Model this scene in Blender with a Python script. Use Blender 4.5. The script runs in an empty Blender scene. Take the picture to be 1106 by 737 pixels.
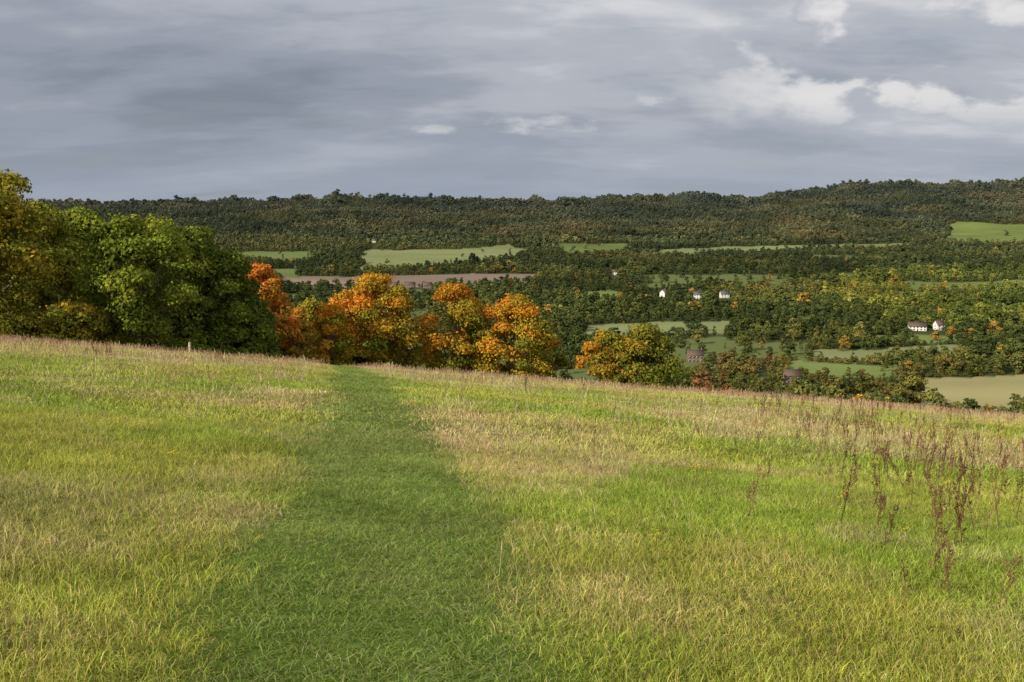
import bpy, math, numpy as np
from mathutils import Vector
rng=np.random.default_rng(7)
sc=bpy.context.scene
sc.view_settings.view_transform='Standard'; sc.view_settings.look='None'; sc.view_settings.exposure=0
COL=sc.collection
# ---------------------------------------------------------------- helpers
TAB=np.random.default_rng(3).random((256,256))
def vnoise(x,y):
    x=np.asarray(x,float); y=np.asarray(y,float)
    xi=np.floor(x).astype(int); yi=np.floor(y).astype(int)
    fx=x-xi; fy=y-yi; fx=fx*fx*(3-2*fx); fy=fy*fy*(3-2*fy)
    a=TAB[xi&255,yi&255]; b=TAB[(xi+1)&255,yi&255]; c=TAB[xi&255,(yi+1)&255]; d=TAB[(xi+1)&255,(yi+1)&255]
    return (a*(1-fx)+b*fx)*(1-fy)+(c*(1-fx)+d*fx)*fy
def fbm(x,y,s,o=4):
    r=0;amp=1;t=0;x=np.asarray(x,float)/s;y=np.asarray(y,float)/s
    for i in range(o):
        r=r+amp*vnoise(x+17.3*i,y+31.7*i); t+=amp; amp*=.5; x=x*2.03; y=y*2.03
    return r/t
def sstep(a,b,x):
    t=np.clip((x-a)/(b-a),0,1); return t*t*(3-2*t)
def mesh_np(name,V,F):
    me=bpy.data.meshes.new(name); V=np.asarray(V,np.float32); F=np.asarray(F,np.int32)
    me.vertices.add(len(V)); me.vertices.foreach_set('co',V.ravel())
    me.loops.add(F.size); me.loops.foreach_set('vertex_index',F.ravel())
    me.polygons.add(len(F)); me.polygons.foreach_set('loop_start',np.arange(0,F.size,F.shape[1],dtype=np.int32))
    me.update(calc_edges=True); return me
def set_col(me,C,name='Col'):
    C=np.asarray(C,np.float32)
    if C.shape[1]==3: C=np.concatenate([C,np.ones((len(C),1),np.float32)],1)
    a=me.attributes.new(name,'FLOAT_COLOR','POINT'); a.data.foreach_set('color',C.ravel())
def add_obj(name,me,mat=None,parent=None,link=True):
    o=bpy.data.objects.new(name,me)
    if mat: me.materials.append(mat)
    if link: COL.objects.link(o)
    if parent: o.parent=parent
    return o
def new_mat(name):
    m=bpy.data.materials.new(name); m.use_nodes=True; nt=m.node_tree; nt.nodes.clear()
    return m,nt,nt.nodes,nt.links
def simple_mat(name,col,rough=.8,var=.25,scale=3.0):
    m,nt,N,L=new_mat(name)
    o=N.new('ShaderNodeOutputMaterial'); b=N.new('ShaderNodeBsdfPrincipled'); b.inputs['Roughness'].default_value=rough
    n=N.new('ShaderNodeTexNoise'); n.inputs['Scale'].default_value=scale; n.inputs['Detail'].default_value=5
    tc=N.new('ShaderNodeTexCoord'); L.new(tc.outputs['Object'],n.inputs['Vector'])
    r=N.new('ShaderNodeValToRGB'); r.color_ramp.elements[0].position=.3; r.color_ramp.elements[1].position=.7
    r.color_ramp.elements[0].color=[c*(1-var) for c in col]+[1]; r.color_ramp.elements[1].color=[min(1,c*(1+var)) for c in col]+[1]
    L.new(n.outputs['Fac'],r.inputs['Fac']); L.new(r.outputs['Color'],b.inputs['Base Color']); L.new(b.outputs[0],o.inputs[0])
    return m
def foliage_mat(name,instanced,transl=.3,upn=0):
    m,nt,N,L=new_mat(name)
    o=N.new('ShaderNodeOutputMaterial')
    a=N.new('ShaderNodeAttribute'); a.attribute_name='Col'
    src=a.outputs['Color']
    if instanced:
        t=N.new('ShaderNodeAttribute'); t.attribute_type='INSTANCER'; t.attribute_name='tint'
        mx=N.new('ShaderNodeMix'); mx.data_type='RGBA'; mx.blend_type='MULTIPLY'; mx.inputs[0].default_value=1
        L.new(a.outputs['Color'],mx.inputs[6]); L.new(t.outputs['Color'],mx.inputs[7]); src=mx.outputs[2]
    d=N.new('ShaderNodeBsdfDiffuse')
    if upn:   # soft blade normals leaning to the sky, as fine turf scatters light
        g=N.new('ShaderNodeNewGeometry'); s=N.new('ShaderNodeVectorMath'); s.operation='SCALE'; s.inputs['Scale'].default_value=1-upn; L.new(g.outputs['Normal'],s.inputs[0])
        ad=N.new('ShaderNodeVectorMath'); ad.inputs[1].default_value=(0,0,upn); L.new(s.outputs[0],ad.inputs[0])
        nn=N.new('ShaderNodeVectorMath'); nn.operation='NORMALIZE'; L.new(ad.outputs[0],nn.inputs[0]); L.new(nn.outputs[0],d.inputs['Normal'])
    L.new(src,d.inputs[0])
    if transl<=0:
        L.new(d.outputs[0],o.inputs[0]); return m
    tr=N.new('ShaderNodeBsdfTranslucent'); ms=N.new('ShaderNodeMixShader'); ms.inputs[0].default_value=transl
    L.new(src,tr.inputs[0]); L.new(d.outputs[0],ms.inputs[1]); L.new(tr.outputs[0],ms.inputs[2]); L.new(ms.outputs[0],o.inputs[0])
    return m
# ---------------------------------------------------------------- terrain shape
RU=np.array([-1.2,-.46,-.33,-.235,-.142,0,.09,.16,.23,.28,.33,.42,.52,1.2])
RH=np.array([-25,-20,-3,4,10,2,18,18,14,42,68,76,86,100.])
VY=np.array([0,500,900,1500,2200,2400]); VZ=np.array([-116,-118,-122,-118,-100,-94.])
AY=.112
def ground_z(x,y):
    x=np.asarray(x,float); y=np.asarray(y,float)
    xs=150*np.tanh(x/150); yp=np.maximum(y,0); yq=np.minimum(yp,120)
    quad=.00066*yq*yq+(yp-yq)*.1584
    yl=np.where(y<0,40*np.tanh(y/40),y)
    h=-(AY*yl+quad+.077*xs)
    r=np.hypot(x,y)
    h=h+(fbm(x,y,9,2)-.5)*.30*sstep(2,14,r)+(fbm(x,y,2.6,1)-.5)*.06*sstep(1,5,r)
    u=x/np.maximum(y,300)
    H=np.interp(u,RU,RH)+(fbm(x,y*.3,260,3)-.5)*34
    t=np.clip((y-2400)/2100,0,1); s=t*t*(3-2*t)
    v=np.interp(y,VY,VZ)*(1-s)+H*s-np.maximum(y-4600,0)*.03
    v=v+(fbm(x,y*.5,330,3)-.5)*200*s*(1-s)*2+(fbm(x,y,300,2)-.5)*7*sstep(450,800,y)
    d=(h-v)/6
    return v+6*np.where(d>30,d,np.log1p(np.exp(np.minimum(d,30))))
def path_x(y): return -.13*y-.0009*y*y
def path_m(x,y):
    d=np.abs(x-path_x(y)+(fbm(x,y,2.2,3)-.5)*.6)
    return (1-sstep(.7,1.2,d))*sstep(-10,0,y)
def meadow_col(x,y):
    n=fbm(x,y,6,4); n2=fbm(x+50,y-20,1.3,3); n4=fbm(x-11,y+71,.45,3); p=path_m(x,y)
    r=np.hypot(x,y)
    dry=np.clip(sstep(.44,.70,n)*.44+sstep(.45,.75,n2)*.32+sstep(18,50,r)*.44+sstep(.5,.8,n4)*.27-.13,0,1)
    dry=dry*(1-.8*p)
    g=np.array([.200,.282,.035]); s=np.array([.46,.37,.175]); pg=np.array([.155,.230,.042])
    yl=sstep(.35,.70,fbm(x-80,y+33,2.6,3))[...,None]
    base=(g*(1-yl)+np.array([.285,.320,.050])*yl)*(1-p[...,None])+pg*p[...,None]
    c=base*(1-dry[...,None])+s*dry[...,None]
    c=c*(.70+.6*fbm(x,y,.6,3))[...,None]
    return c,dry,p
# fields : (bearing0, bearing1, y0, y1, colour, skew)
G1=(.16,.20,.065);G2=(.20,.22,.10);PK=(.23,.175,.14);ST=(.32,.29,.14);G3=(.13,.165,.06)
FIELDS=[(.415,.60,575,715,ST,.06),(.29,.40,685,765,G1,-.03),(.31,.46,783,850,G2,.02),(.36,.445,868,925,G1,.02),(.07,.225,920,1010,G2,.03),
(.075,.112,1225,1400,G1,.05),(-.235,.028,1440,1640,PK,.02),(-.33,-.21,1600,1770,G3,0),(-.15,.01,1830,2270,G2,.12),
(.044,.12,2080,2370,G3,0),(.15,.40,2170,2360,G2,.10),(.435,.62,2330,3000,G1,-.1),(.39,.56,1420,1550,G3,.03),
(.31,.37,1560,1650,G3,0),(-.29,-.20,1930,2160,G3,0),(.42,.55,1090,1160,G2,.05)]
def field_idx(x,y,marg=0):
    out=np.full(np.shape(x),-1); u=x/np.maximum(y,1)
    wob=(fbm(x,y,110,3)-.5)*.035; wy=(fbm(x+777,y,120,3)-.5)*.06*y
    for i,(a,b,y0,y1,c,sk) in enumerate(FIELDS):
        um=(a+b)/2; yy=y-(u-um)*sk*y1*4+wy
        m=(u+wob>a-marg/y1)&(u+wob<b+marg/y1)&(yy>y0-marg)&(yy<y1+marg)
        out=np.where(m,i,out)
    return out
def clear(x,y): return fbm(x+900,y+300,190,3)
CT0=.31
# ground sheet (polar grid reaching the horizon)
af=np.radians(np.arange(-33,33.01,.1)); ab=np.radians(np.arange(36,325,4.))
ang=np.concatenate([af,ab]); na=len(ang)
rad=np.concatenate([[.01],np.geomspace(.8,25000,680)]); nr=len(rad)
A,R=np.meshgrid(ang,rad); X=R*np.sin(A); Y=R*np.cos(A); Z=ground_z(X,Y)
V=np.stack([X.ravel(),Y.ravel(),Z.ravel()],1)
i,j=np.meshgrid(np.arange(nr-1),np.arange(na),indexing='ij'); j2=(j+1)%na
F=np.stack([i*na+j,i*na+j2,(i+1)*na+j2,(i+1)*na+j],-1).reshape(-1,4)
x=V[:,0];y=V[:,1]
mc,dry,p=meadow_col(x,y)
near=1-sstep(110,260,np.hypot(x,y))
C=np.tile(np.array([.06,.07,.03]),(len(V),1))
op=(clear(x,y)<CT0)&(y<2500)
C[op]=(.13,.155,.06)
fi=field_idx(x,y)
for k,f in enumerate(FIELDS):
    mk=fi==k; C[mk]=np.array(f[4])*(.65+.4*fbm(x[mk]*.3,y[mk],45,3)+.35*fbm(x[mk],y[mk],120,3))[:,None]
C=C*(1-near[:,None])+mc*near[:,None]*.7
gm=mesh_np('ground',V,F)
set_col(gm,C)
m,nt,N,L=new_mat('meadow_ground')
o=N.new('ShaderNodeOutputMaterial'); b=N.new('ShaderNodeBsdfDiffuse'); a=N.new('ShaderNodeAttribute'); a.attribute_name='Col'
g=N.new('ShaderNodeNewGeometry')
n=N.new('ShaderNodeTexNoise'); n.inputs['Scale'].default_value=14; n.inputs['Detail'].default_value=8; n.inputs['Roughness'].default_value=.8
L.new(g.outputs['Position'],n.inputs['Vector'])
mr=N.new('ShaderNodeMapRange'); mr.inputs['From Min'].default_value=.3; mr.inputs['From Max'].default_value=.7; mr.inputs['To Min'].default_value=.45; mr.inputs['To Max'].default_value=1.4
L.new(n.outputs['Fac'],mr.inputs[0])
mx=N.new('ShaderNodeVectorMath'); mx.operation='SCALE'; L.new(a.outputs['Color'],mx.inputs[0]); L.new(mr.outputs[0],mx.inputs['Scale'])
bp=N.new('ShaderNodeBump'); bp.inputs['Distance'].default_value=.05; bp.inputs['Strength'].default_value=.5; L.new(n.outputs['Fac'],bp.inputs['Height'])
L.new(mx.outputs[0],b.inputs[0]); L.new(bp.outputs[0],b.inputs['Normal']); L.new(b.outputs[0],o.inputs[0])
GM=m
gm.polygons.foreach_set('use_smooth',np.ones(len(gm.polygons),bool))
add_obj('ground',gm,GM)
# mown path sheet
ys=np.concatenate([np.arange(-6,30,.25),np.arange(30,118,.6)]); cs=np.linspace(-1,1,13)
PX=path_x(ys)[:,None]+cs[None,:]*(.95+.22*(fbm(ys,ys*0,1.7,3)[:,None]-.5)*np.abs(cs)[None,:]*2)
PY=np.repeat(ys[:,None],13,1); PZ=ground_z(PX,PY)+.006
V=np.stack([PX.ravel(),PY.ravel(),PZ.ravel()],1)
i,j=np.meshgrid(np.arange(len(ys)-1),np.arange(12),indexing='ij')
F=np.stack([i*13+j,i*13+j+1,(i+1)*13+j+1,(i+1)*13+j],-1).reshape(-1,4)
pm=mesh_np('grass_path',V,F); mc,_,_=meadow_col(V[:,0],V[:,1]); set_col(pm,mc*.7)
pm.polygons.foreach_set('use_smooth',np.ones(len(pm.polygons),bool))
add_obj('grass_path',pm,GM)
# ---------------------------------------------------------------- instancing
def scatter(name,P,rot,scl,idx,tint,coll):
    me=bpy.data.meshes.new(name); n=len(P); me.vertices.add(n); me.vertices.foreach_set('co',np.asarray(P,np.float32).ravel())
    for nm,d in (('rot',rot),('scl',scl),('tint',tint)):
        a=me.attributes.new(nm,'FLOAT_VECTOR','POINT'); a.data.foreach_set('vector',np.asarray(d,np.float32).ravel())
    a=me.attributes.new('idx','INT','POINT'); a.data.foreach_set('value',np.asarray(idx,np.int32))
    ob=add_obj(name,me)
    ng=bpy.data.node_groups.new(name+'_nodes','GeometryNodeTree')
    ng.interface.new_socket('Geometry',in_out='INPUT',socket_type='NodeSocketGeometry')
    ng.interface.new_socket('Geometry',in_out='OUTPUT',socket_type='NodeSocketGeometry')
    N=ng.nodes; L=ng.links
    gi=N.new('NodeGroupInput'); go=N.new('NodeGroupOutput'); ip=N.new('GeometryNodeInstanceOnPoints')
    ci=N.new('GeometryNodeCollectionInfo'); ci.inputs['Collection'].default_value=coll
    ci.inputs['Separate Children'].default_value=True; ci.inputs['Reset Children'].default_value=True
    ip.inputs['Pick Instance'].default_value=True
    def na_(nm,t):
        q=N.new('GeometryNodeInputNamedAttribute'); q.data_type=t; q.inputs['Name'].default_value=nm
        return q.outputs['Attribute']
    L.new(gi.outputs[0],ip.inputs['Points']); L.new(ci.outputs[0],ip.inputs['Instance'])
    L.new(na_('idx','INT'),ip.inputs['Instance Index']); L.new(na_('rot','FLOAT_VECTOR'),ip.inputs['Rotation']); L.new(na_('scl','FLOAT_VECTOR'),ip.inputs['Scale'])
    L.new(ip.outputs[0],go.inputs[0])
    md=ob.modifiers.new('scatter','NODES'); md.node_group=ng
    return ob
# ---------------------------------------------------------------- grass tufts
GRM=foliage_mat('grass_blades',True,.25,.42)
def tuft(name,nb,rad,l0,l1,w,coll,straw=.1):
    bx=(rng.random(nb)*2-1)*rad; by=(rng.random(nb)*2-1)*rad
    cl=.45+1.1*fbm(bx+rng.random()*50,by,.08,2)
    ln=(l0+(l1-l0)*rng.random(nb)**1.8)*cl; th=rng.random(nb)*6.283; lean=.25+.95*rng.random(nb)
    dx=np.cos(th);dy=np.sin(th); ph=rng.random(nb)*6.283; wx=np.cos(ph)*w/2;wy=np.sin(ph)*w/2
    B=np.stack([bx,by,bx*0-.01],1); W=np.stack([wx,wy,wx*0],1)
    M=B+np.stack([dx*ln*.32*lean,dy*ln*.32*lean,ln*.5],1)
    T=B+np.stack([dx*ln*.95*lean,dy*ln*.95*lean,ln*(1-.45*lean)],1)
    V=np.stack([B-W,B+W,M+W*.8,M-W*.8,T+W*.15,T-W*.15],1).reshape(-1,3)
    k=np.arange(nb)[:,None]*6
    F=np.concatenate([k+np.array([[0,1,2,3]]),k+np.array([[3,2,4,5]])])
    me=mesh_np(name,V,F)
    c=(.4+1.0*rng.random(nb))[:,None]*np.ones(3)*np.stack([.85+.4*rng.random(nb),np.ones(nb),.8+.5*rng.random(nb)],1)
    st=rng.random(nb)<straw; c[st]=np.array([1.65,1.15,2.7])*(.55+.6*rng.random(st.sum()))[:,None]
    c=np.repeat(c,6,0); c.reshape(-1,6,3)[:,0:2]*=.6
    set_col(me,c); coll.objects.link(add_obj(name,me,GRM,link=False))
CN=bpy.data.collections.new('grass_near'); CF=bpy.data.collections.new('grass_far')
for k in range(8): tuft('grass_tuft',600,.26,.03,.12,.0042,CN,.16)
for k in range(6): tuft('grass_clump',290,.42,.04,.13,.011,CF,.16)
def slope(x,y):
    e=.3; return (ground_z(x+e,y)-ground_z(x-e,y))/(2*e),(ground_z(x,y+e)-ground_z(x,y-e))/(2*e)
def meadow_points(y0,y1,dens):
    ar=(1.2*(y1+y0)/2+4)*(y1-y0); n=int(ar*dens)
    y=np.sqrt(rng.random(n)*(y1*y1-y0*y0)+y0*y0); x=(rng.random(n)*2-1)*(.6*y+2)
    return x,y
def near_points(y0,y1,sp):   # jittered grid so no bare spots show
    gy=np.arange(y0,y1,sp); X_=[];Y_=[]
    for q in gy:
        gx=np.arange(-(.6*q+2),.6*q+2,sp); X_.append(gx+(rng.random(len(gx))-.5)*sp); Y_.append(q+(rng.random(len(gx))-.5)*sp)
    return np.concatenate(X_),np.concatenate(Y_)
def grass(name,x,y,coll,nv,hs):
    c,dry,p=meadow_col(x,y); n=len(x)
    z=ground_z(x,y)+.006; gx,gy=slope(x,y)
    h=(.8+.4*rng.random(n))*(1-.50*p)*(.75+.5*fbm(x,y,1.1,2))*hs
    w=.9+.3*rng.random(n)
    tint=c*(.8+.4*rng.random(n))[:,None]*1.42
    rot=np.stack([np.arctan(gy),-np.arctan(gx),np.zeros(n)],1)
    return scatter(name,np.stack([x,y,z],1),rot,np.stack([w*np.where(rng.random(n)<.5,1,-1),w*np.where(rng.random(n)<.5,1,-1),h],1),rng.integers(0,nv,n),tint,coll)
x,y=near_points(1.5,13,.28)
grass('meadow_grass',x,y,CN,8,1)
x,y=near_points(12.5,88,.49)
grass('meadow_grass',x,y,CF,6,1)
# dry seed-grass stems
CS=bpy.data.collections.new('seed_stems')
def stemclump(name,nb,w):
    a=rng.random(nb)*6.283; r=.25*np.sqrt(rng.random(nb)); B=np.stack([r*np.cos(a),r*np.sin(a),r*0],1)
    ln=.10+.19*rng.random(nb); th=rng.random(nb)*6.283; le=.15+.6*rng.random(nb); ph=rng.random(nb)*6.283
    W=np.stack([np.cos(ph),np.sin(ph),ph*0],1)*w
    D=np.stack([np.cos(th)*le,np.sin(th)*le,np.ones(nb)],1)*ln[:,None]
    q=[B-W*.5,B+W*.5,B+D*.8+W*.4,B+D*.8-W*.4, B+D*.9+W*1.4,B+D*.9-W*1.4,B+D*1.08+W*.3,B+D*1.08-W*.3]
    V=np.stack(q,1).reshape(-1,3); k=np.arange(nb)[:,None]*8
    F=np.concatenate([k+np.array([[0,1,2,3]]),k+np.array([[3,2,4,5]]),k+np.array([[5,4,6,7]])])
    me=mesh_np(name,V,F); c=np.repeat((.7+.5*rng.random(nb))[:,None]*np.ones(3),8,0); set_col(me,c)
    CS.objects.link(add_obj(name,me,GRM,link=False))
for k in range(4): stemclump('seed_stem_clump',9,.0018)
for k in range(3): stemclump('seed_stem_wide',14,.006)
xa,ya=meadow_points(3,16,6); xb,yb=meadow_points(16,80,4.2)
ix=np.concatenate([rng.integers(0,4,len(xa)),rng.integers(4,7,len(xb))]); x=np.concatenate([xa,xb]);y=np.concatenate([ya,yb])
c,dry,p=meadow_col(x,y); keep=(rng.random(len(x))<(.10+.9*dry))&(p<.3)
x=x[keep];y=y[keep];ix=ix[keep]; n=len(x)
ct=np.array([.50,.40,.23])*(.7+.5*rng.random(n))[:,None]; rd=rng.random(n)<(.25+.3*sstep(20,45,y)); ct[rd]*=np.array([.78,.54,.58])
s=.7+.6*rng.random(n)
scatter('dry_seed_grass',np.stack([x,y,ground_z(x,y)],1),np.stack([x*0,x*0,rng.random(n)*6.28],1),np.stack([s,s,s],1),ix,ct,CS)
# tall rust-brown weed stalks
WM=foliage_mat('weed_stalks',True,.10)
CW=bpy.data.collections.new('weeds')
def strip(Vs,Fs,a,b,w0,w1):
    a=np.array(a,float);b=np.array(b,float)
    for ax in ((1,0,0),(0,1,0)):
        W=np.array(ax,float); k=len(Vs); Vs+= [a-W*w0,a+W*w0,b+W*w1,b-W*w1]; Fs.append([k,k+1,k+2,k+3])
def weed(name,H,nbr):
    Vs=[];Fs=[]; top=np.array([rng.normal()*.06,rng.normal()*.06,H])
    mid=top*.5+np.array([rng.normal()*.03,rng.normal()*.03,0])
    strip(Vs,Fs,(0,0,0),mid,.004,.0035); strip(Vs,Fs,mid,top,.0035,.0018)
    def seeds(a,b,n):
        for t in rng.random(n):
            c=a*(1-t)+b*t+rng.normal(size=3)*.008; s=.004+.006*rng.random(); q=rng.normal(size=(2,3)); q/=np.linalg.norm(q,axis=1)[:,None]
            k=len(Vs); Vs.extend([c-q[0]*s,c-q[1]*s,c+q[0]*s,c+q[1]*s]); Fs.append([k,k+1,k+2,k+3])
    seeds(top*.55,top,55)
    for i in range(nbr):
        t=.25+.5*rng.random(); a=top*t; th=rng.random()*6.283; l=H*(.12+.22*rng.random())
        b=a+np.array([math.cos(th)*l*.4,math.sin(th)*l*.4,l]); strip(Vs,Fs,a,b,.0022,.0013); seeds(a*.5+b*.5,b,24)
    for i in range(6):
        t=.08+.4*rng.random(); a=top*t; th=rng.random()*6.283; d=np.array([math.cos(th),math.sin(th),-.2])*.07
        s=np.array([-math.sin(th),math.cos(th),0])*.011; k=len(Vs); Vs.extend([a,a+d*.5-s,a+d,a+d*.5+s]); Fs.append([k,k+1,k+2,k+3])
    me=mesh_np(name,np.array(Vs),np.array(Fs)); set_col(me,np.repeat((.6+.7*rng.random(len(Fs)))[:,None],4,0)*np.ones(3))
    CW.objects.link(add_obj(name,me,WM,link=False))
for k in range(8): weed('dock_stalk',.40+.3*rng.random(),int(rng.integers(1,6)))
pts=[]
def cluster(u,y,n,su,sy):
    for i in range(n):
        yy=max(5.6,y+rng.normal()*sy); pts.append((yy*(u+rng.normal()*su),yy))
cluster(.46,11,34,.05,1.8); cluster(.40,13.5,32,.07,2.5); cluster(.245,8.6,2,.003,.15); cluster(.42,8.6,10,.035,.7)
cluster(.40,26,90,.09,6); cluster(.3,31,60,.06,7); cluster(.46,18,44,.06,3); cluster(-.425,30,16,.012,1.2); cluster(-.30,30,9,.012,2)
cluster(.43,7.0,7,.06,.7); cluster(-.47,34,6,.02,2); cluster(.15,14,4,.08,3); cluster(-.21,14,1,.01,.1); cluster(.33,20,30,.04,2)
cluster(.2,40,50,.25,9)
pts=np.array(pts); n=len(pts); s=.5+.55*rng.random(n)
ct=np.array([.16,.08,.052])*(.6+.9*rng.random(n))[:,None]
scatter('dock_stalks',np.stack([pts[:,0],pts[:,1],ground_z(pts[:,0],pts[:,1])],1),np.stack([rng.normal(size=n)*.12,rng.normal(size=n)*.12,rng.random(n)*6.28],1),np.stack([s,s,s],1),rng.integers(0,8,n),ct,CW)
# yellow wildflowers
CY=bpy.data.collections.new('flowers')
def flower(name):
    Vs=[];Fs=[];cc=[]
    strip(Vs,Fs,(0,0,0),(0.01,0,.22),.003,.002); cc+=[(.1,.14,.03)]*8
    for i in range(9):
        c=np.array([rng.normal()*.03,rng.normal()*.03,.22+rng.normal()*.02]); r=.009
        for a in range(3):
            t=a*2.1; d=np.array([math.cos(t),math.sin(t),.2])*r*1.6; e=np.array([-math.sin(t),math.cos(t),0])*r*.8
            k=len(Vs); Vs.extend([c,c+d*.6-e,c+d,c+d*.6+e]); Fs.append([k,k+1,k+2,k+3]); cc+=[(.75,.55,.03)]*4
    me=mesh_np(name,np.array(Vs),np.array(Fs)); set_col(me,cc); CY.objects.link(add_obj(name,me,WM,link=False))
for k in range(3): flower('ragwort_flower')
fp=[(.457,15),(.452,14.7),(.19,10.2),(.2,10.4),(.345,9.2),(.34,9.4),(.37,13),(-.385,18),(-.38,18.5),(.15,7),(.45,11),(.3,15),(.1,12),(-.25,11),(.41,8),(-.35,9)]
P=np.array([(u*y,y) for u,y in fp]); n=len(P); s=.7+.5*rng.random(n)
scatter('ragwort_flowers',np.stack([P[:,0],P[:,1],ground_z(P[:,0],P[:,1])],1),np.zeros((n,3)),np.stack([s,s,s],1),rng.integers(0,3,n),np.ones((n,3)),CY)
# ---------------------------------------------------------------- trees
LEAF=foliage_mat('tree_leaves',False,.22); LEAFI=foliage_mat('woodland_leaves',True,0)
BARK=simple_mat('bark',(.13,.10,.07),.9,.4,6)
def tube(path,rads,ns=8):
    path=np.array(path,float); V=[];F=[]
    for k,(p,r) in enumerate(zip(path,rads)):
        d=path[min(k+1,len(path)-1)]-path[max(k-1,0)]; d/=np.linalg.norm(d)+1e-9
        s=np.cross(d,[0.3,1,.1]); s/=np.linalg.norm(s); t=np.cross(d,s)
        for q in range(ns):
            a=q*2*math.pi/ns; V.append(p+(s*math.cos(a)+t*math.sin(a))*r)
    for k in range(len(path)-1):
        for q in range(ns):
            F.append([k*ns+q,k*ns+(q+1)%ns,(k+1)*ns+(q+1)%ns,(k+1)*ns+q])
    return V,F
def leaves(centers,rads,per,size,pal,rg,flat=.8,H=1,zmin=.3,lobeW=None,rough=.42):
    nl=len(centers); li=np.repeat(np.arange(nl),per); n=len(li)
    d=rg.normal(size=(n,3)); d/=np.linalg.norm(d,axis=1)[:,None]; d[:,2]=np.where(d[:,2]<-.35,-d[:,2],d[:,2])
    rr=rads[li]*(.5+.6*rg.random(n)**.6)
    nz=fbm(d[:,0]*3+li*5.1+d[:,2]*2,d[:,1]*3+li*2.7-d[:,2],.8,2)
    rr*=(.55+.9*nz)
    Pn=centers[li]+d*rr[:,None]*np.array([1,1,flat])
    nrm=d+rg.normal(size=(n,3))*rough; nrm/=np.linalg.norm(nrm,axis=1)[:,None]
    t=np.cross(nrm,rg.normal(size=(n,3))); t/=np.linalg.norm(t,axis=1)[:,None]; b=np.cross(nrm,t)
    s=size*(.6+.8*rg.random(n))[:,None]
    k=Pn[:,2]>zmin
    V=np.stack([Pn-t*s*.6,Pn-b*s*.38,Pn+t*s*.6,Pn+b*s*.38],1)[k]
    pal=np.array(pal); m=len(pal)
    lt=rg.random(nl) if lobeW is None else lobeW
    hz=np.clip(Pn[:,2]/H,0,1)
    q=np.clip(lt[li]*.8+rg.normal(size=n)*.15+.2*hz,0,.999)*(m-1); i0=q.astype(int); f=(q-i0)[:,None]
    c=pal[i0]*(1-f)+pal[np.minimum(i0+1,m-1)]*f; c=c*(.6+.8*rg.random(n))[:,None]
    return V.reshape(-1,3),np.repeat(c[k],4,0)
def crown_lobes(H,W,base,nl,rg,rs=1.0):
    z=rg.random(nl)**.85; env=np.sqrt(np.clip(1-((z-.38)/.66)**2,0.02,1))
    a=np.arange(nl)*2.39996+rg.random(nl)*.8
    asym=1+.16*np.cos(a-rg.random()*6)+.12*np.cos(2*a+rg.random()*6)
    rl=W*(.07+.12*rg.random(nl))*rs
    r=np.maximum(W/2*env*asym*(.45+.65*rg.random(nl)**.6)-rl*.75,0)
    zc=base+z*(H-base-rl*.8)
    zc=np.maximum(zc,base+rl*.3)
    return np.stack([r*np.cos(a),r*np.sin(a),zc],1),rl
def hero(name,u,y,H,W,pal,base=1.5,nl=60,nleaf=26000,leaf=.24,tr=.28,seed=0,grad=None,gk=(.65,.5)):
    rg=np.random.default_rng(seed+100); x=u*y; z=float(ground_z(x,y))
    e=bpy.data.objects.new(name,None); e.empty_display_size=1; COL.objects.link(e); e.location=(x,y,z)
    Cn,rl=crown_lobes(H,W,base,nl,rg)
    lw=rg.random(nl)
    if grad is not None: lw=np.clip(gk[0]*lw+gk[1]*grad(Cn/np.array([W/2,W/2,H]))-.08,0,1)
    V,c=leaves(Cn,rl,nleaf//nl,leaf,pal,rg,.82,H,.15,lw)
    me=mesh_np('crown',V,np.arange(len(V)).reshape(-1,4)); set_col(me,c)
    add_obj('crown',me,LEAF,e)
    TV=[];TF=[]
    def addt(pp,rr,ns=8):
        v,f=tube(pp,rr,ns); k=len(TV); TV.extend(v); TF.extend([[q+k for q in g] for g in f])
    bend=rg.normal(size=2)*.3
    tp=[(bend[0]*t*t,bend[1]*t*t,-.3+t*(H*.8+.3)) for t in np.linspace(0,1,9)]
    addt(tp,[tr*(1.35 if k==0 else 1)*(1-.85*k/8) for k in range(9)],8)
    tf8=list(TF); n8=len(TV)
    for k in rg.permutation(nl)[:26]:
        c1=Cn[k]; z0=max(.6,min(c1[2]*.6,H*.6)); t=z0/(H*.8); s=np.array([bend[0]*t*t,bend[1]*t*t,z0])
        mid=(s+c1)/2+np.array([0,0,-.1*np.linalg.norm(c1-s)])+rg.normal(size=3)*.15
        r0=tr*(1-.85*t)*.5; addt([s,mid,c1],[r0,r0*.6,r0*.2],6)
    me=mesh_np('trunk_and_limbs',np.array(TV),np.array(TF)); me.polygons.foreach_set('use_smooth',np.ones(len(TF),bool)); add_obj('trunk_and_limbs',me,BARK,e)
    return e
def P_(l,k): return [tuple(c*k for c in q) for q in l]
GRN=P_([(.044,.060,.010),(.084,.108,.014),(.132,.155,.020),(.195,.205,.028)],1.6)
GRD=P_([(.034,.050,.010),(.062,.084,.014),(.095,.12,.018),(.14,.16,.022)],1.6)
OLV=P_([(.075,.085,.014),(.13,.13,.018),(.20,.17,.022),(.28,.19,.02)],1.5)
ORG=[(.10,.13,.022),(.17,.19,.026),(.34,.27,.03),(.58,.30,.03),(.70,.22,.028)]
ORR=[(.17,.17,.03),(.36,.21,.035),(.56,.25,.035),(.60,.18,.035)]
BRN=[(.10,.13,.020),(.16,.18,.024),(.28,.23,.028),(.46,.26,.028),(.58,.20,.026)]
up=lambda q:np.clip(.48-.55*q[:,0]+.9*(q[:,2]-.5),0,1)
lf=lambda q:np.clip(.30-.75*q[:,0]+.3*(q[:,2]-.5),0,1)
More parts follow.
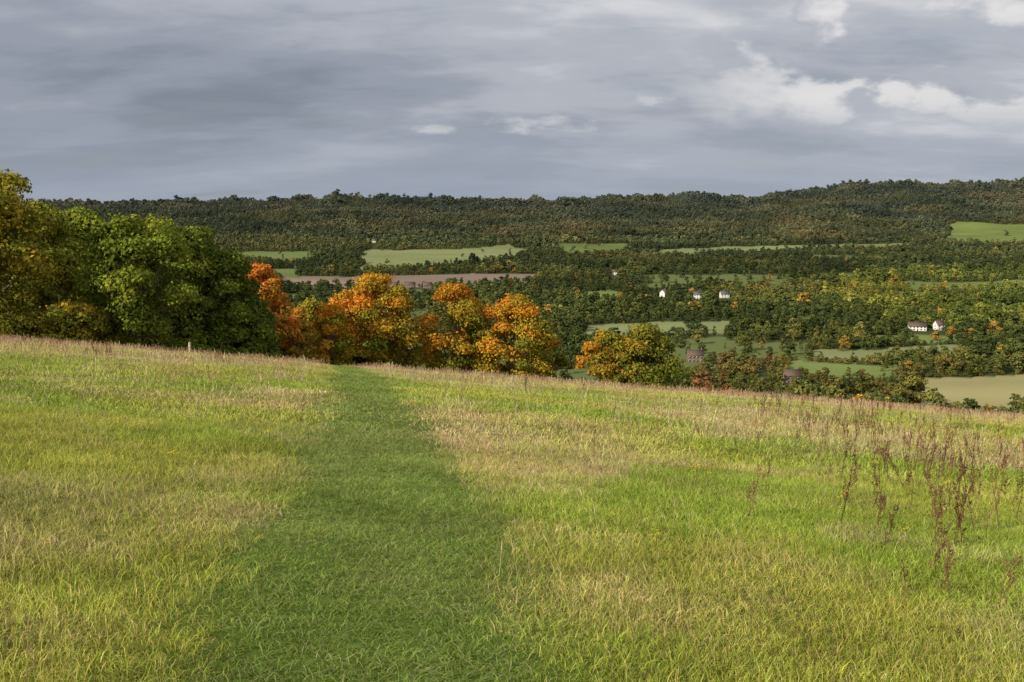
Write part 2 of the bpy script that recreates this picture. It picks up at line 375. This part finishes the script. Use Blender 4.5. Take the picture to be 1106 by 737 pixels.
hero('oak_tree',-.535,72,13.0,12,OLV,1.0,80,34000,.24,.4,1)
hero('oak_tree',-.475,80,12.0,9,OLV[:3]+GRN[2:],1.2,60,26000,.24,.3,2)
hero('oak_tree',-.43,88,13.4,9,GRN,1.2,60,24000,.25,.3,3)
hero('oak_tree',-.385,74,10.6,8,GRN,1.8,64,30000,.22,.26,4)
hero('ash_tree',-.355,84,12.4,8.5,GRN,1.2,60,26000,.24,.28,5)
hero('oak_tree',-.318,86,12.0,8.5,GRD,.8,64,26000,.24,.3,6)
hero('oak_tree',-.285,88,10.4,7.5,GRD,.5,54,24000,.24,.25,7)
hero('oak_tree',-.265,92,7.6,5.6,GRD,.3,44,18000,.24,.2,8)
hero('maple_tree',-.252,104,12.2,8,ORR,.8,60,22000,.26,.22,9,up)
hero('cherry_tree',-.222,101,7.6,4.8,ORR,.4,40,13000,.24,.15,10)
hero('ash_tree',-.200,122,12.0,7,OLV[1:]+[(.25,.26,.04)],.8,40,15000,.26,.2,11)
hero('beech_tree',-.135,116,14.2,10.8,ORG,.8,90,34000,.26,.32,12,up)
hero('beech_tree',-.183,110,9.2,6.5,ORG,.4,44,17000,.25,.22,13,up)
hero('beech_tree',-.055,122,15.0,10.5,BRN,.8,80,30000,.26,.32,14,up)
hero('beech_tree',.005,120,13.8,10,ORG,.8,76,28000,.26,.3,15,up)
hero('maple_tree',.035,126,10.0,6,BRN,.4,36,12000,.26,.2,16,up)
FM=[(.09,.12,.020),(.13,.15,.024),(.20,.19,.028),(.38,.26,.03),(.58,.25,.03)]
hero('field_maple_tree',.136,120,11.4,10.5,FM,.3,85,28000,.26,.28,37,lf,(.35,.75))
hero('field_maple_tree',.100,119,10.0,7.5,FM,.3,60,18000,.26,.2,41,lf,(.35,.9))
hero('hawthorn_bush',-.445,71,3.6,6,OLV,.1,34,12000,.2,.12,18)
hero('hawthorn_bush',-.49,70,2.6,6,OLV[:3],.1,30,10000,.2,.12,19)
hero('bramble_bush',-.345,77,1.6,6,GRN,.0,24,7000,.18,.06,20)
hero('bramble_bush',-.415,73,1.4,6,OLV[:3],.0,24,7000,.18,.06,21)
hero('bramble_bush',-.295,82,1.5,6,GRD,.0,24,7000,.18,.06,22)
hero('bramble_bush',-.53,68,1.7,7,OLV[:3],.0,24,7000,.18,.06,23)
# woodland templates : 0-10 detailed, 11-16 lighter ones for the far scarp
CT=bpy.data.collections.new('woodland_trees')
for k in range(17):
    rg=np.random.default_rng(500+k); H=12; W=(7+5*rg.random()) if k!=9 and k!=10 else 4.5
    hi=k<11
    Cn,rl=crown_lobes(H,W,.6,20 if hi else 14,rg,1.2 if hi else 1.35)
    V,c=leaves(Cn,rl,46 if hi else 24,.95 if hi else 1.5,[(.5,.55,.6),(.9,.9,.9),(1.3,1.25,1.1)],rg,.8,H,.1)
    v,f=tube([(0,0,-1),(0,0,5),(.2,0,9)],[.35,.25,.1],5)
    V=np.concatenate([V,np.array(v)]); c=np.concatenate([c,np.tile([.9,.6,.6],(len(v),1))])
    F=np.concatenate([np.arange(len(V)-len(v)).reshape(-1,4),np.array(f)+len(V)-len(v)])
    me=mesh_np('woodland_tree_%02d'%k,V,F); set_col(me,c); CT.objects.link(add_obj('woodland_tree_%02d'%k,me,LEAFI,link=False))
HOUSES=[(.187,1270,'w',10,.1),(.214,1275,'w',11,.4),(.153,1300,'w',9,1.2),(.103,1640,'w',8,.2),(-.138,2430,'w',9,.3),(.41,950,'f',16,.05),(.432,954,'w',8,.5),
(.186,765,'b',12,.25),(.285,672,'b',10,.3),(-.103,1425,'b',15,.1),(-.085,1420,'b',12,.3),(-.118,1420,'b',9,1.)]
def house_free(x,y):
    ok=np.ones(len(x),bool)
    for u,d,t,w,r in HOUSES:
        L_=(95 if t!='b' else 62)*(d/1000) if d>900 else 16
        ok&=~((np.abs(x-u*y)<w*.7+2)&(y<d+8)&(y>d-L_))
    return ok
xs=[];yys=[]
for y0,y1,sp in ((420,1200,9.5),(1200,2400,11.5),(2400,4720,14.5)):
    gy=np.arange(y0,y1,sp)
    for q in gy:
        w=.64*q; gx=np.arange(-w,w,sp); xs.append(gx+(rng.random(len(gx))-.5)*sp*1.3); yys.append(q+(rng.random(len(gx))-.5)*sp*1.3)
x=np.concatenate(xs);y=np.concatenate(yys)
keep=(field_idx(x,y,4)<0)&house_free(x,y)&~((clear(x,y)<CT0)&(y<2500)&(rng.random(len(x))<.85))&(rng.random(len(x))<.92)
keep&=~((x/y>.27)&(x/y<.42)&(y>630)&(y<680)&(rng.random(len(x))<.75))
x=x[keep];y=y[keep]
n=1200; yy=135+rng.random(n)*300; uu=-.75+rng.random(n)*.73; x=np.concatenate([x,uu*yy]); y=np.concatenate([y,yy])
n=260; yy=98+rng.random(n)*45; uu=-.8+rng.random(n)*.5; x=np.concatenate([x,uu*yy]); y=np.concatenate([y,yy])
hx=[];hy=[]
for (a,b,y0,y1,c,sk) in FIELDS:
    sp=4.2; gy=np.arange(y0*.86,y1*1.14,sp)
    for q in gy:
        gx=np.arange((a-.02)*q,(b+.02)*q,sp); hx.append(gx+rng.normal(size=len(gx))*1.2); hy.append(q+rng.normal(size=len(gx))*1.2)
hx=np.concatenate(hx);hy=np.concatenate(hy)
k=(field_idx(hx,hy)<0)&(field_idx(hx,hy,5)>=0); hx=hx[k];hy=hy[k]
k=house_free(hx,hy)&(rng.random(len(hx))<.8); hx=hx[k];hy=hy[k]
# a few standard trees out in the pastures
sx_=[];sy_=[]
for (a,b,y0,y1,c,sk) in FIELDS:
    if c in (PK,ST): continue
    for q in range(7): t=rng.random(); yy_=y0+(y1-y0)*rng.random(); sx_.append((a+(b-a)*t)*yy_); sy_.append(yy_)
nt_=len(x); nh=len(hx); x=np.concatenate([x,hx,sx_]); y=np.concatenate([y,hy,sy_]); n=len(x)
s=.6+.6*rng.random(n)**1.6; s*=np.where(y>2400,1.15,1.0); s[nt_:nt_+nh]=np.where(rng.random(nh)<.12,.75,.25+.2*rng.random(nh))
s*=(.6+.8*fbm(x,y,80,2))
gi_=(rng.random(n)<.09)&(np.arange(n)<nt_)&(y>450); s[gi_]*=1.4
s*=np.where(y>4000,.65+1.1*sstep(.35,.7,fbm(x,y*.2,45,3)),1)
PALW=np.array([(.040,.054,.020),(.056,.072,.022),(.080,.093,.027),(.108,.112,.032),(.145,.130,.036),(.16,.115,.038),(.14,.085,.042)])*1.3
aut=fbm(x,y,200,3)
q=np.clip((aut-.5)*6.5+1.65+rng.normal(size=n)*.95,0,5.99)
far=y>2500; q=np.where(far,np.clip((aut-.5)*9+2.0+rng.normal(size=n)*.6,0,5.99),q)
i0=q.astype(int); f=(q-i0)[:,None]; tint=PALW[i0]*(1-f)+PALW[i0+1]*f
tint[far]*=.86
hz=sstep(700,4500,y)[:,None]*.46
tint=tint*(1-hz)+np.array([.098,.116,.142])*hz  # bluish distance haze mixed into the crown tints
acc=(rng.random(n)<.018)&(y<1900); tint[acc]=np.array([.34,.21,.05])
rd=(np.abs(x/y-.17)<.06)&(y<800)&(rng.random(n)<.3); tint[rd]=np.array([.24,.11,.05])
lit=(x/y>.28+.12*fbm(x,y,150,2))&(y>950)&(y<1700); tint[lit]*=np.array([1.7,1.65,1.2])  # sunlit stretch of valley painted as brighter, warmer crown tints
tint*=(.78+.44*rng.random(n))[:,None]*(.5+1.0*fbm(x,y,75,2))[:,None]
rot=np.stack([x*0,x*0,rng.random(n)*6.283],1)
idx=np.where(y>2000,rng.integers(11,17,n),rng.integers(0,11,n))
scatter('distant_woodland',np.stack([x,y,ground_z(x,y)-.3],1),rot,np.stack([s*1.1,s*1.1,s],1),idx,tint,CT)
print('woodland trees',n)
# ---------------------------------------------------------------- houses
MW=simple_mat('white_render',(.75,.73,.68),.8,.08); MB=simple_mat('brick',(.20,.13,.10),.85,.25,2); MR=simple_mat('roof_tiles',(.12,.075,.058),.85,.3,4); MS=simple_mat('slate',(.10,.095,.10),.8,.25,4)
MG=simple_mat('window_glass',(.03,.035,.04),.15,.1); MD=simple_mat('painted_door',(.06,.08,.05),.5,.1)
def box(name,cx,cy,cz,sx,sy,sz,mat,par):
    v=[(cx+a*sx/2,cy+b*sy/2,cz+c*sz/2) for a in(-1,1) for b in(-1,1) for c in(-1,1)]
    f=[(0,1,3,2),(4,6,7,5),(0,4,5,1),(2,3,7,6),(0,2,6,4),(1,5,7,3)]
    add_obj(name,mesh_np(name,v,f),mat,par)
for u,d,t,w,r in HOUSES:
    nm={'w':'white_house','b':'brick_house','f':'farm_house'}[t]
    e=bpy.data.objects.new(nm,None); COL.objects.link(e); hx,hy=u*d,d; e.location=(hx,hy,float(ground_z(hx,hy))); e.rotation_euler=(0,0,r-.3)
    D=7.5; h=5.4 if t!='f' else 4.4; wm=MB if t=='b' else MW; rm=MS if t=='w' and w>=9 else MR
    wv=np.array([(-w/2,-D/2,-1),(w/2,-D/2,-1),(w/2,D/2,-1),(-w/2,D/2,-1),(-w/2,-D/2,h),(w/2,-D/2,h),(w/2,D/2,h),(-w/2,D/2,h),(-w/2,0,h+3.6),(w/2,0,h+3.6)])
    me=bpy.data.meshes.new('walls'); me.from_pydata(wv.tolist(),[],[(0,1,5,4),(2,3,7,6),(1,2,6,9,5),(3,0,4,8,7)]); add_obj('walls',me,wm,e)
    o_=.5; zo=.5*3.6/(D/2)
    for sgn,nn in ((-1,'roof_front'),(1,'roof_back')):
        v=[(-w/2-o_,sgn*(D/2+o_),h-zo+.08),(w/2+o_,sgn*(D/2+o_),h-zo+.08),(w/2+o_,0,h+3.68),(-w/2-o_,0,h+3.68)]
        v+= [(a,b,c+.18) for a,b,c in v]
        add_obj(nn,mesh_np(nn,v,[(0,1,2,3),(7,6,5,4),(0,4,5,1),(1,5,6,2),(2,6,7,3),(3,7,4,0)]),rm,e)
    box('chimney',w/2-1.1,.3,h+4,.9,.9,2.6,MB,e)
    nwin=max(2,int(w/3))
    for fl,zz in ((0,1.3),(1,3.9 if t!='f' else 3.5)):
        for k in range(nwin):
            cx=-w/2+(k+.5)*w/nwin
            if fl==0 and k==nwin//2: box('door',cx,-D/2-.02,.95,1,.08,2.1,MD,e)
            else:
                box('window_frame',cx,-D/2-.02,zz,1.5,.08,1.4,MW,e); box('window',cx,-D/2-.05,zz,1.3,.1,1.2,MG,e)
    for zz in (1.3,3.9): box('side_window',-w/2-.02,0,zz,.1,1.2,1.2,MG,e)
# wooden marker post by the wood edge
e=bpy.data.objects.new('wooden_post',None); COL.objects.link(e); px_,py_=-.327*66,66.; e.location=(px_,py_,float(ground_z(px_,py_)))
MP=simple_mat('weathered_wood',(.38,.32,.22),.9,.25,8)
v,f=tube([(0,0,-.3),(0,0,1.05),(0,0,1.12)],[.09,.085,.03],8); add_obj('post',mesh_np('post',v,f),MP,e); box('waymark_plate',0,-.095,.85,.09,.02,.09,MW,e)
# ---------------------------------------------------------------- light and sky
el=math.radians(30); sd=Vector((-.80,-.60,0)).normalized()
sun_dir=Vector((sd.x*math.cos(el),sd.y*math.cos(el),math.sin(el)))
ld=bpy.data.lights.new('sun','SUN'); ld.energy=5; ld.angle=math.radians(.5); ld.color=(1,.91,.72)
lo=bpy.data.objects.new('sun',ld); COL.objects.link(lo); lo.rotation_euler=(-sun_dir).to_track_quat('-Z','Y').to_euler(); lo.location=(-50,-50,60)
w=bpy.data.worlds.new('World'); sc.world=w; w.use_nodes=True; nt=w.node_tree; N=nt.nodes; L=nt.links; N.clear()
out=N.new('ShaderNodeOutputWorld'); sky=N.new('ShaderNodeTexSky'); sky.sky_type='NISHITA'; sky.sun_disc=False; sky.sun_elevation=el; sky.sun_rotation=math.atan2(sd.x,sd.y)
b1=N.new('ShaderNodeBackground'); b1.inputs[1].default_value=.08; L.new(sky.outputs[0],b1.inputs[0])
b2=N.new('ShaderNodeBackground'); b2.inputs[1].default_value=1
tc=N.new('ShaderNodeTexCoord'); sp=N.new('ShaderNodeSeparateXYZ'); L.new(tc.outputs['Generated'],sp.inputs[0])
def M(op,a,b=None,c=None,clamp=False):
    q=N.new('ShaderNodeMath'); q.operation=op; q.use_clamp=clamp
    for k,vv in enumerate((a,b,c)):
        if vv is None: continue
        if isinstance(vv,(int,float)): q.inputs[k].default_value=vv
        else: L.new(vv,q.inputs[k])
    return q.outputs[0]
def MR_(v,a,b,c,d,smooth=True):
    q=N.new('ShaderNodeMapRange'); q.interpolation_type='SMOOTHSTEP' if smooth else 'LINEAR'
    for k,vv in zip(('From Min','From Max','To Min','To Max'),(a,b,c,d)): q.inputs[k].default_value=vv
    L.new(v,q.inputs[0]); return q.outputs[0]
zc=M('MAXIMUM',sp.outputs[2],0.0); dn=M('ADD',zc,.22)
px=M('DIVIDE',sp.outputs[0],dn); py=M('DIVIDE',sp.outputs[1],dn)
def noise(sx,sy,scale,det,rough,off,dist=0):
    cb=N.new('ShaderNodeCombineXYZ'); L.new(M('MULTIPLY_ADD',px,sx,off),cb.inputs[0]); L.new(M('MULTIPLY_ADD',py,sy,off*.7),cb.inputs[1]); cb.inputs[2].default_value=off*.3
    n=N.new('ShaderNodeTexNoise'); n.inputs['Scale'].default_value=scale; n.inputs['Detail'].default_value=det; n.inputs['Roughness'].default_value=rough; n.inputs['Distortion'].default_value=dist
    L.new(cb.outputs[0],n.inputs['Vector']); return n.outputs['Fac']
n1=noise(1,1.8,.75,7,.5,3.1,.2); n2=noise(1,1.7,2.4,9,.56,11.7,.15)
sx=sp.outputs[0]
br=M('MULTIPLY_ADD',MR_(sx,-.1,.45,0,1),.20,M('MULTIPLY',zc,.7))
t=M('MULTIPLY_ADD',n1,.85,M('MULTIPLY',n2,.45)); t=M('ADD',t,br); t=M('SUBTRACT',t,.265)
rp=N.new('ShaderNodeValToRGB'); cr=rp.color_ramp; cr.interpolation='EASE'
cr.elements[0].position=.28; cr.elements[0].color=(.225,.25,.31,1); cr.elements[1].position=.76; cr.elements[1].color=(.66,.67,.70,1)
e1=cr.elements.new(.44); e1.color=(.31,.34,.405,1); e2=cr.elements.new(.60); e2.color=(.44,.465,.52,1)
L.new(t,rp.inputs[0])
def dnoise(sc_,vz,det,rough,off):
    cb=N.new('ShaderNodeCombineXYZ'); L.new(M('ADD',sx,off),cb.inputs[0]); L.new(sp.outputs[1],cb.inputs[1]); L.new(M('MULTIPLY',zc,vz),cb.inputs[2])
    n=N.new('ShaderNodeTexNoise'); n.inputs['Scale'].default_value=sc_; n.inputs['Detail'].default_value=det; n.inputs['Roughness'].default_value=rough
    L.new(cb.outputs[0],n.inputs['Vector']); return n.outputs['Fac']
n3=dnoise(9,1.9,9,.52,.3)
# the same noise sampled a little higher gives a lit top / grey base to each cumulus head
cb=N.new('ShaderNodeCombineXYZ'); L.new(M('ADD',sx,.315),cb.inputs[0]); L.new(sp.outputs[1],cb.inputs[1]); L.new(M('MULTIPLY_ADD',zc,1.9,.035),cb.inputs[2])
nb_=N.new('ShaderNodeTexNoise'); nb_.inputs['Scale'].default_value=9; nb_.inputs['Detail'].default_value=9; nb_.inputs['Roughness'].default_value=.52; L.new(cb.outputs[0],nb_.inputs['Vector'])
cum=M('MULTIPLY',MR_(n3,.46,.53,0,1),M('MULTIPLY',MR_(sx,.12,.30,0,1),MR_(zc,.045,.10,0,1)))
shade=MR_(M('SUBTRACT',n3,nb_.outputs['Fac']),-.08,.12,0,1)
def puff(u,e,su,se,off):
    a=M('DIVIDE',M('SUBTRACT',sx,u),su); b_=M('DIVIDE',M('SUBTRACT',sp.outputs[2],e),se)
    g=M('ADD',M('MULTIPLY',a,a),M('MULTIPLY',b_,b_)); g=M('SUBTRACT',1.0,g)
    nn=dnoise(30,2.5,6,.6,off); return MR_(M('MULTIPLY_ADD',M('SUBTRACT',nn,.5),4.5,g),.0,1.6,0,1)
pf=M('ADD',puff(.02,.076,.055,.010,.0),puff(.13,.098,.028,.007,1.3)); pf=M('ADD',pf,puff(-.07,.072,.025,.006,2.2)); pf=M('MINIMUM',M('MULTIPLY',pf,.75),1.0)
def mixc(f,a,col):
    q=N.new('ShaderNodeMix'); q.data_type='RGBA'; L.new(f,q.inputs[0]); L.new(a,q.inputs[6])
    if isinstance(col,tuple): q.inputs[7].default_value=col
    else: L.new(col,q.inputs[7])
    return q.outputs[2]
cc_=N.new('ShaderNodeMix'); cc_.data_type='RGBA'; L.new(shade,cc_.inputs[0]); cc_.inputs[6].default_value=(.42,.445,.51,1); cc_.inputs[7].default_value=(.80,.79,.78,1)
c1=mixc(M('MULTIPLY',cum,.8),rp.outputs[0],cc_.outputs[2])
c2=mixc(MR_(zc,0,.10,.75,0),c1,(.34,.385,.465,1))
c3=mixc(pf,c2,(.62,.63,.66,1))
L.new(c3,b2.inputs[0])
cfm=MR_(n2,.3,.45,.8,1)
ms=N.new('ShaderNodeMixShader'); L.new(cfm,ms.inputs[0]); L.new(b1.outputs[0],ms.inputs[1]); L.new(b2.outputs[0],ms.inputs[2]); L.new(ms.outputs[0],out.inputs[0])
# ---------------------------------------------------------------- camera
cd=bpy.data.cameras.new('camera'); cd.lens=35; cd.sensor_width=36; cd.clip_start=.1; cd.clip_end=60000
co=bpy.data.objects.new('camera',cd); COL.objects.link(co); co.location=(0,0,float(ground_z(0,0))+1.65); co.rotation_euler=(math.radians(90-7.87),0,0)
sc.camera=co
